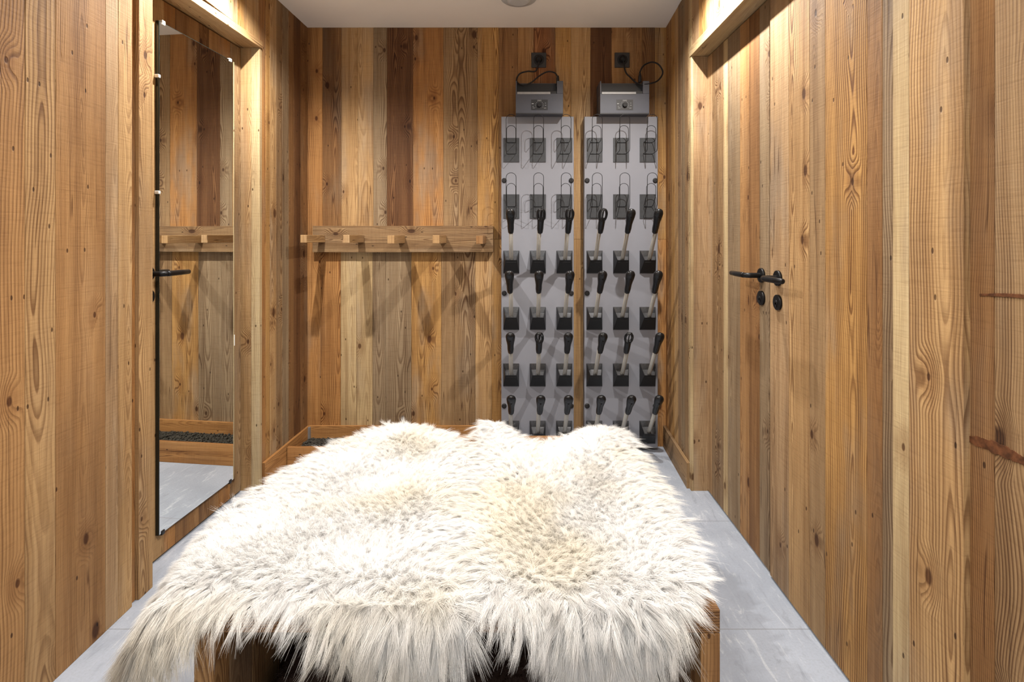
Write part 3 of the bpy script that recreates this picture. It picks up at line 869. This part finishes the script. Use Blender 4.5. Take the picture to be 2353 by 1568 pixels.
def socket(px_, py_, label, glabel):
    X = XW(px_, YB); Z = H - (py_ - HY) * YB / F
    r = empty('wall_socket', (X, YB, Z), 0, label, 'socket', 'wall sockets under the ceiling')
    bm = bmesh.new(); bm_box(bm, (-0.042, -0.010, -0.042), (0.042, -0.0005, 0.042))
    from_bm('cover_plate', bm, M_SOCK, r, bevel=0.003)
    bm = bmesh.new(); bm_tube(bm, [(0, -0.0095, 0), (0, -0.012, 0), (0, -0.0125, 0)], [0.029, 0.029, 0.026], 28)
    from_bm('socket_insert', bm, M_MATTEBLK, r)
    return X, Z
SX1, SZ1 = socket(1238, 139, 'square anthracite wall socket above the left blower box', '')
SX2, SZ2 = socket(1429, 139, 'square anthracite wall socket above the right blower box', '')
def cable(plug, pts, conn, label):
    r = empty('power_cable', (plug[0], YB - 0.013, plug[1]), 0, label, 'cable', 'power cables of the blower boxes')
    def L(p): return Vector((p[0] - plug[0], p[1] - (YB - 0.013), p[2] - plug[1]))
    bm = bmesh.new()
    bm_tube(bm, [(0, 0, 0), (0, -0.012, 0), (0, -0.026, -0.004), (0, -0.034, -0.012)], [0.0185, 0.0185, 0.014, 0.009], 20)
    from_bm('plug', bm, M_MATTEBLK, r)
    bm = bmesh.new()
    bm_tube(bm, spline([L(p) for p in pts], 10), 0.0042, 10)
    from_bm('cord', bm, M_MATTEBLK, r)
    c = L(conn)
    bm = bmesh.new()
    bm_tube(bm, [c + Vector((0, 0, -0.022)), c + Vector((0, 0, 0.012)), c + Vector((0.001, 0, 0.028))], [0.0095, 0.0085, 0.005], 14)
    from_bm('connector', bm, M_MATTEBLK, r)
yc_ = YB - 0.075
q = lambda x, y, Y: W(x, y, Y)
cable((SX1, SZ1), [(SX1, YB - 0.045, SZ1 - 0.022), q(1231, 163, 2.965), q(1212, 164, 2.955), q(1194, 170, 2.95), q(1187, 186, 2.945), q(1200, 196, 2.918), q(1220, 190, 2.912), q(1240, 174, 2.93), q(1258, 165, 2.94), q(1274, 167, 2.93), q(1281, 176, 2.918)],
      q(1281.5, 186, 2.916), 'black power cable looping from the left socket to the left blower box')
cable((SX2, SZ2), [(SX2, YB - 0.045, SZ2 - 0.022), q(1438, 166, 2.965), q(1450, 179, 2.955), q(1462, 190, 2.93), q(1478, 194, 2.905), q(1496, 191.5, 2.905), q(1512, 185, 2.92), q(1523, 167, 2.93), q(1514, 149, 2.93), q(1498, 143, 2.93), q(1480, 150, 2.925), q(1471, 164, 2.918), q(1470, 172, 2.916)],
      q(1470.5, 180, 2.914), 'black power cable in a round loop beside the right blower box')

# ceiling vent
bm = bmesh.new()
bm_tube(bm, [(0, 0, 0), (0, 0, -0.006), (0, 0, -0.012), (0, 0, -0.012)], [0.0875, 0.0875, 0.080, 0.066], 48)
vent = empty('ceiling_vent', (0.004, 2.655, CEIL - 0.0005), 0, 'round pale grey fitting on the ceiling at the top edge of the view', 'vent')
from_bm('vent_ring', bm, M_VENT, vent)
bm = bmesh.new()
bm_tube(bm, [(0, 0, -0.0125), (0, 0, -0.020), (0, 0, -0.024)], [0.058, 0.056, 0.040], 40)
from_bm('vent_disc', bm, M_VENT, vent)

# ------------------------------------------------------------------ bench
BX0, BX1, BY0, BY1, BZ = -0.628, 0.392, 1.045, 1.97, 0.45
bench = empty('bench', ((BX0 + BX1) / 2, (BY0 + BY1) / 2, 0), 0, 'wide low wooden box bench with open front, covered by two sheepskins', 'bench')
bx, by = bench.location.x, bench.location.y
def bl(lo, hi): return (lo[0] - bx, lo[1] - by, lo[2]), (hi[0] - bx, hi[1] - by, hi[2])
w = Wood()
n = 8
for i in range(n):
    a, b = BY0 + (BY1 - BY0) * i / n, BY0 + (BY1 - BY0) * (i + 1) / n
    w.box(*bl((BX0, a + .0003, BZ - 0.045), (BX1, b - .0003, BZ)), 'x', T['brown'], .55, .95)
w.build('bench_top', bench, bevel=0.002)
for side in (0, 1):
    xa, xb = (BX0, BX0 + 0.038) if side == 0 else (BX1 - 0.038, BX1)
    w = Wood()
    ee = [BY0, BY0 + 0.06, 1.20, 1.33, 1.45, 1.58, 1.70, 1.83, BY1]
    for i in range(len(ee) - 1):
        w.box(*bl((xa, ee[i] + .0003, 0), (xb, ee[i+1] - .0003, BZ - 0.0455)), 'z', T[['warm', 'dull', 'gbrown', 'brown', 'warm'][i % 5]], .45, .7)
    w.build('side_panel', bench, bevel=0.002)
w = Wood()
xx = [BX0 + 0.039, -0.45, -0.3, -0.12, 0.05, 0.2, BX1 - 0.039]
for i in range(len(xx) - 1):
    w.box(*bl((xx[i] + .0003, BY1 - 0.03, 0), (xx[i+1] - .0003, BY1, BZ - 0.0455)), 'z', T['dull'], .4, .6)
w.build('back_panel', bench, bevel=0.002)

# ------------------------------------------------------------------ fur
def in_poly(P, poly):
    x, y = P[:, 0], P[:, 1]
    ins = np.zeros(len(P), bool)
    n = len(poly)
    for i in range(n):
        x0, y0 = poly[i]; x1, y1 = poly[(i + 1) % n]
        c = ((y0 > y) != (y1 > y)) & (x < (x1 - x0) * (y - y0) / ((y1 - y0) if y1 != y0 else 1e-9) + x0)
        ins ^= c
    return ins
def edge_dist(P, poly):
    best = np.full(len(P), 1e9); dirv = np.zeros((len(P), 2))
    n = len(poly)
    for i in range(n):
        a = np.array(poly[i]); b = np.array(poly[(i + 1) % n])
        ab = b - a
        t = np.clip(((P - a) @ ab) / max(ab @ ab, 1e-12), 0, 1)
        q = a + t[:, None] * ab
        d = np.linalg.norm(P - q, axis=1)
        m = d < best
        best[m] = d[m]; dirv[m] = (q - P)[m]
    dirv /= np.maximum(np.linalg.norm(dirv, axis=1), 1e-6)[:, None]
    return best, dirv
def smooth_noise(P, scale, seed):
    rs = np.random.RandomState(seed)
    out = np.zeros(len(P))
    for k in range(7):
        an = rs.uniform(0, 2 * math.pi); fq = scale * rs.uniform(0.6, 1.7)
        out += np.sin((P[:, 0] * math.cos(an) + P[:, 1] * math.sin(an)) * fq + rs.uniform(0, 6.28))
    return out / 4.0
RECT = (BX0 - 0.002, BX1 + 0.002, BY0 - 0.002, BY1 + 0.02)
def fold(P, base, seed, amp=0.006, flare=0.28, R=0.035):
    """lay unrolled points (X, Y) on the bench and let what lies past its edges hang down"""
    qx = np.clip(P[:, 0], RECT[0] - 0.045 - 0.035 * np.clip((P[:, 1] - 1.05) / 0.2, 0, 1), RECT[1]); qy = np.clip(P[:, 1], RECT[2], RECT[3])
    d = np.stack([P[:, 0] - qx, P[:, 1] - qy], 1)
    L = np.linalg.norm(d, axis=1)
    dd = d / np.maximum(L, 1e-9)[:, None]
    ang = np.minimum(L / R, math.pi / 2)
    rest = np.maximum(L - R * math.pi / 2, 0)
    hor = R * np.sin(ang) + rest * flare
    drop = R * (1 - np.cos(ang)) + rest * (1 - flare * 0.3)
    X = qx + dd[:, 0] * hor; Y = qy + dd[:, 1] * hor
    bump = smooth_noise(P, 16.0, seed) * amp + smooth_noise(P, 45.0, seed + 1) * amp * 0.35
    hump = 0
    for hx, hy, ha, hr in ((-0.41, 1.90, 0.026, 0.13), (-0.10, 1.92, 0.030, 0.07), (0.30, 1.88, 0.026, 0.11)):
        hump = hump + ha * np.exp(-((P[:, 0] - hx) ** 2 + (P[:, 1] - hy) ** 2) / hr ** 2)
    Z = base + hump + np.maximum(bump, -0.004) * (L < 0.01) - drop
    return np.stack([X, Y, Z], 1)

def strands_mesh(name, root, d0, length, width, bend, mat, parent, seg=4, skinN=None, blend=0.6):
    """three-sided tapering hairs: root points, start directions, lengths, widths, bend vectors"""
    n = len(root)
    rs = np.random.RandomState(11)
    K = seg + 1
    t = np.linspace(0, 1, K)
    pts = root[:, None, :] + d0[:, None, :] * (length[:, None] * t[None, :])[:, :, None] + bend[:, None, :] * ((t ** 2)[None, :] * length[:, None])[:, :, None]
    tang = np.gradient(pts, axis=1)
    tang /= np.maximum(np.linalg.norm(tang, axis=2, keepdims=True), 1e-9)
    ref = rs.normal(size=(n, 1, 3)) * np.ones((1, K, 1))
    s = np.cross(tang, ref); s /= np.maximum(np.linalg.norm(s, axis=2, keepdims=True), 1e-9)
    u = np.cross(tang, s)
    prof = np.array([1.0, 1.0, 0.85, 0.6, 0.08])[:K] if K == 5 else np.linspace(1, 0.08, K)
    r = width[:, None] * prof[None, :] * 0.5
    vs = []
    for k in range(3):
        a = 2 * math.pi * k / 3
        vs.append(pts + (s * math.cos(a) + u * math.sin(a)) * r[:, :, None])
    NV = None
    if skinN is not None:
        tn = [(s * math.cos(2*math.pi*k/3) + u * math.sin(2*math.pi*k/3)) * (1 - blend) + skinN[:, None, :] * blend for k in range(3)]
        NV = np.stack(tn, 2).reshape(-1, 3)
        NV /= np.maximum(np.linalg.norm(NV, axis=1, keepdims=True), 1e-9)
    V = np.stack(vs, 2)                       # n, K, 3, xyz
    V = V.reshape(-1, 3).astype(np.float32)
    base = (np.arange(n) * K * 3)[:, None, None, None]
    i = np.arange(K - 1)[None, :, None, None] * 3
    k = np.arange(3)[None, None, :, None]
    k2 = (k + 1) % 3
    idx = np.concatenate([base + i + k, base + i + k2, base + i + 3 + k2, base + i + 3 + k], 3).reshape(-1)
    nf = n * (K - 1) * 3
    me = bpy.data.meshes.new(name)
    me.vertices.add(len(V)); me.vertices.foreach_set('co', V.ravel())
    me.loops.add(nf * 4); me.loops.foreach_set('vertex_index', idx.astype(np.int32))
    me.polygons.add(nf); me.polygons.foreach_set('loop_start', (np.arange(nf) * 4).astype(np.int32))
    me.polygons.foreach_set('use_smooth', np.ones(nf, bool))
    me.update(calc_edges=True)
    if NV is not None: me.normals_split_custom_set_from_vertices(NV.astype(np.float32))
    me.materials.append(mat)
    o = bpy.data.objects.new(name, me); COL.objects.link(o); o.parent = parent
    return o

def sheepskin(name, outline, base, seed, label, n=200000):
    poly = [(p.x, p.y) for p in spline([(x, y, 0) for x, y in outline], 6, closed=True)]
    pa = np.array(poly)
    lo, hi = pa.min(0) - 0.01, pa.max(0) + 0.01
    st = 0.012
    gx = np.arange(lo[0], hi[0], st); gy = np.arange(lo[1], hi[1], st)
    G = np.stack(np.meshgrid(gx, gy, indexing='ij'), 2).reshape(-1, 2)
    ins = in_poly(G, poly).reshape(len(gx), len(gy))
    P3 = fold(G, base, seed)
    bm = bmesh.new()
    vid = {}
    def vv(i, j):
        if (i, j) not in vid: vid[(i, j)] = bm.verts.new(P3[i * len(gy) + j])
        return vid[(i, j)]
    for i in range(len(gx) - 1):
        for j in range(len(gy) - 1):
            if ins[i, j] and ins[i+1, j] and ins[i, j+1] and ins[i+1, j+1]:
                bm.faces.new((vv(i, j), vv(i+1, j), vv(i+1, j+1), vv(i, j+1)))
    hide = from_bm(name, bm, M_HIDE, smooth=True)
    so = hide.modifiers.new('thick', 'SOLIDIFY'); so.thickness = 0.006; so.offset = -1
    tag(hide, label, 'sheepskin', 'sheepskins on the bench')
    # hairs
    rs = np.random.RandomState(seed)
    C = rs.uniform(lo, hi, (int(n * 2.4), 2))
    C = C[in_poly(C, poly)][:n]
    ed, ev = edge_dist(C, poly)
    eps = 0.004
    A = fold(C, base, seed); Bx = fold(C + [eps, 0], base, seed); By = fold(C + [0, eps], base, seed)
    tx = (Bx - A) / eps; ty = (By - A) / eps
    N = np.cross(tx, ty); N /= np.maximum(np.linalg.norm(N, axis=1, keepdims=True), 1e-9)
    txn = tx / np.maximum(np.linalg.norm(tx, axis=1, keepdims=True), 1e-9)
    tyn = ty / np.maximum(np.linalg.norm(ty, axis=1, keepdims=True), 1e-9)
    # lay direction: swirling field, outward near the rim, forward-down past the bench edge
    f1 = smooth_noise(C, 14.0, seed + 3); f2 = smooth_noise(C, 14.0, seed + 4)
    e = np.exp(-ed / 0.055)
    fx = f1 * 0.25 * (1 - e) + ev[:, 0] * e * 1.25
    fy = (f2 * 0.20 - 0.35) * (1 - e) + ev[:, 1] * e * 1.25
    front = np.clip((BY0 + 0.10 - C[:, 1]) / 0.10, 0, 1)
    fy -= front * 0.55
    fx *= 1 - 0.45 * front
    # clumps
    cs = 0.011
    cell = np.floor(C / cs + rs.uniform(-.22, .22, C.shape)).astype(int)
    key = (cell[:, 0] * 73856093) ^ (cell[:, 1] * 19349663)
    uq, inv = np.unique(key, return_inverse=True)
    cr = rs.normal(size=(len(uq), 3))
    clen = rs.uniform(0.82, 1.18, len(uq))
    cen = np.zeros((len(uq), 2)); cnt = np.bincount(inv, minlength=len(uq))
    cen[:, 0] = np.bincount(inv, C[:, 0], len(uq)) / cnt; cen[:, 1] = np.bincount(inv, C[:, 1], len(uq)) / cnt
    toC = cen[inv] - C
    fx = fx + cr[inv, 0] * (0.08 + 0.16 * np.clip(e + front, 0, 1)) + rs.normal(size=len(C)) * 0.10
    fy = fy + cr[inv, 1] * (0.08 + 0.16 * np.clip(e + front, 0, 1)) + rs.normal(size=len(C)) * 0.10
    up = 0.52 + 0.15 * (1 - e) + rs.normal(size=len(C)) * 0.05
    length = 0.030 * clen[inv] * rs.uniform(0.8, 1.1, len(C)) * (0.80 + 0.50 * np.clip(front * 0.8 + e, 0, 1))
    D = N * up[:, None] + txn * fx[:, None] * 0.8 + tyn * fy[:, None] * 0.8
    D /= np.linalg.norm(D, axis=1, keepdims=True)
    pull = (txn * toC[:, :1] + tyn * toC[:, 1:]) / length[:, None]
    bend = txn * (fx * 0.45)[:, None] + tyn * (fy * 0.45)[:, None] + pull * (0.6 + 0.5 * np.clip(e + front, 0, 1))[:, None]
    bend[:, 2] -= 0.18 + 0.35 * np.clip(e + front, 0, 1)
    bend += cr[inv] * (0.06 + 0.12 * np.clip(e + front, 0, 1))[:, None] + rs.normal(size=(len(C), 3)) * 0.05
    width = rs.uniform(0.0006, 0.0010, len(C))
    strands_mesh('wool', A + N * 0.0005, D, length, width, bend, M_WOOL, hide, skinN=N + np.array([0, 0, 0.15]), seg=3, blend=0.68)
    return hide

left_out = [(-0.59,1.82),(-0.50,1.92),(-0.41,1.955),(-0.30,1.92),(-0.21,1.86),(-0.175,1.75),(-0.165,1.55),(-0.163,1.38),(-0.178,1.26),(-0.150,1.15),(-0.112,1.06),
            (-0.080,1.00),(-0.115,0.970),(-0.20,0.952),(-0.28,0.962),(-0.35,1.002),(-0.42,1.032),(-0.50,1.036),(-0.58,1.026),(-0.645,0.970),
            (-0.71,0.90),(-0.79,0.84),(-0.875,0.87),(-0.905,0.98),(-0.865,1.10),(-0.79,1.20),(-0.735,1.33),(-0.70,1.5),(-0.645,1.7)]
right_out = [(-0.118,1.90),(-0.085,1.955),(-0.03,1.90),(0.07,1.83),(0.17,1.85),(0.25,1.91),(0.335,1.925),(0.365,1.86),(0.372,1.7),(0.375,1.4),(0.375,1.20),
             (0.358,1.095),(0.318,1.035),(0.262,0.970),(0.20,0.925),(0.15,0.928),(0.09,0.958),(0.035,0.998),(-0.025,1.022),(-0.078,1.040),(-0.100,1.11),(-0.122,1.2),(-0.135,1.28),(-0.125,1.40),(-0.120,1.6),(-0.118,1.78)]
sheepskin('sheepskin', left_out, BZ + 0.018, 21, 'left cream sheepskin on the bench, with a leg flap hanging off its front corner')
sheepskin('sheepskin', right_out, BZ + 0.020, 52, 'right cream sheepskin on the bench, hanging over the front edge beside the right leg')

# dark fur throw inside the bench
rs = np.random.RandomState(8)
gx = np.linspace(-0.586, 0.350, 41); gy = np.linspace(1.065, 1.86, 39)
bm = bmesh.new()
def dz(x, y):
    ex = min((x + 0.586) * 3, (0.350 - x) * 3, y - 1.065, 1.86 - y)
    return 0.012 + 0.15 * (1 - math.exp(-max(ex, 0) / 0.05)) + 0.02 * math.sin(x * 11 + 1) * math.cos(y * 9)  * min(1, max(ex, 0) * 12)
vg = [[bm.verts.new((x, y, dz(x, y))) for y in gy] for x in gx]
for i in range(40):
    for j in range(38):
        bm.faces.new((vg[i][j], vg[i+1][j], vg[i+1][j+1], vg[i][j+1]))
rim = [vg[i][0] for i in range(41)] + [vg[40][j] for j in range(1, 39)] + [vg[i][38] for i in range(39, -1, -1)] + [vg[0][j] for j in range(37, 0, -1)]
bot = [bm.verts.new((v.co.x, v.co.y, 0.001)) for v in rim]
for i in range(len(rim)): bm.faces.new((rim[i], bot[i], bot[(i+1) % len(rim)], rim[(i+1) % len(rim)]))
bm.faces.new(bot[::-1])
bmesh.ops.recalc_face_normals(bm, faces=bm.faces[:])
thr = from_bm('fur_throw', bm, M_DFUR, smooth=True)
tag(thr, 'dark brown fur throw folded inside the open bench below the sheepskins', 'throw')
nn = 26000
R_ = np.stack([rs.uniform(-0.575, 0.34, nn), 1.075 + 0.6 * rs.uniform(0, 1, nn) ** 1.6, np.zeros(nn)], 1)
R_[:, 2] = [dz(a, b) for a, b in R_[:, :2]]
D_ = np.stack([rs.normal(size=nn) * 0.2, -0.35 + rs.normal(size=nn) * 0.2, np.ones(nn) * 0.6], 1); D_ /= np.linalg.norm(D_, axis=1, keepdims=True)
Bn = np.stack([rs.normal(size=nn) * 0.1, -0.3 + rs.normal(size=nn) * 0.1, -0.4 * np.ones(nn)], 1)
strands_mesh('fur_pile', R_, D_, rs.uniform(0.02, 0.032, nn), rs.uniform(0.0008, 0.0013, nn), Bn, M_DFUR, thr)
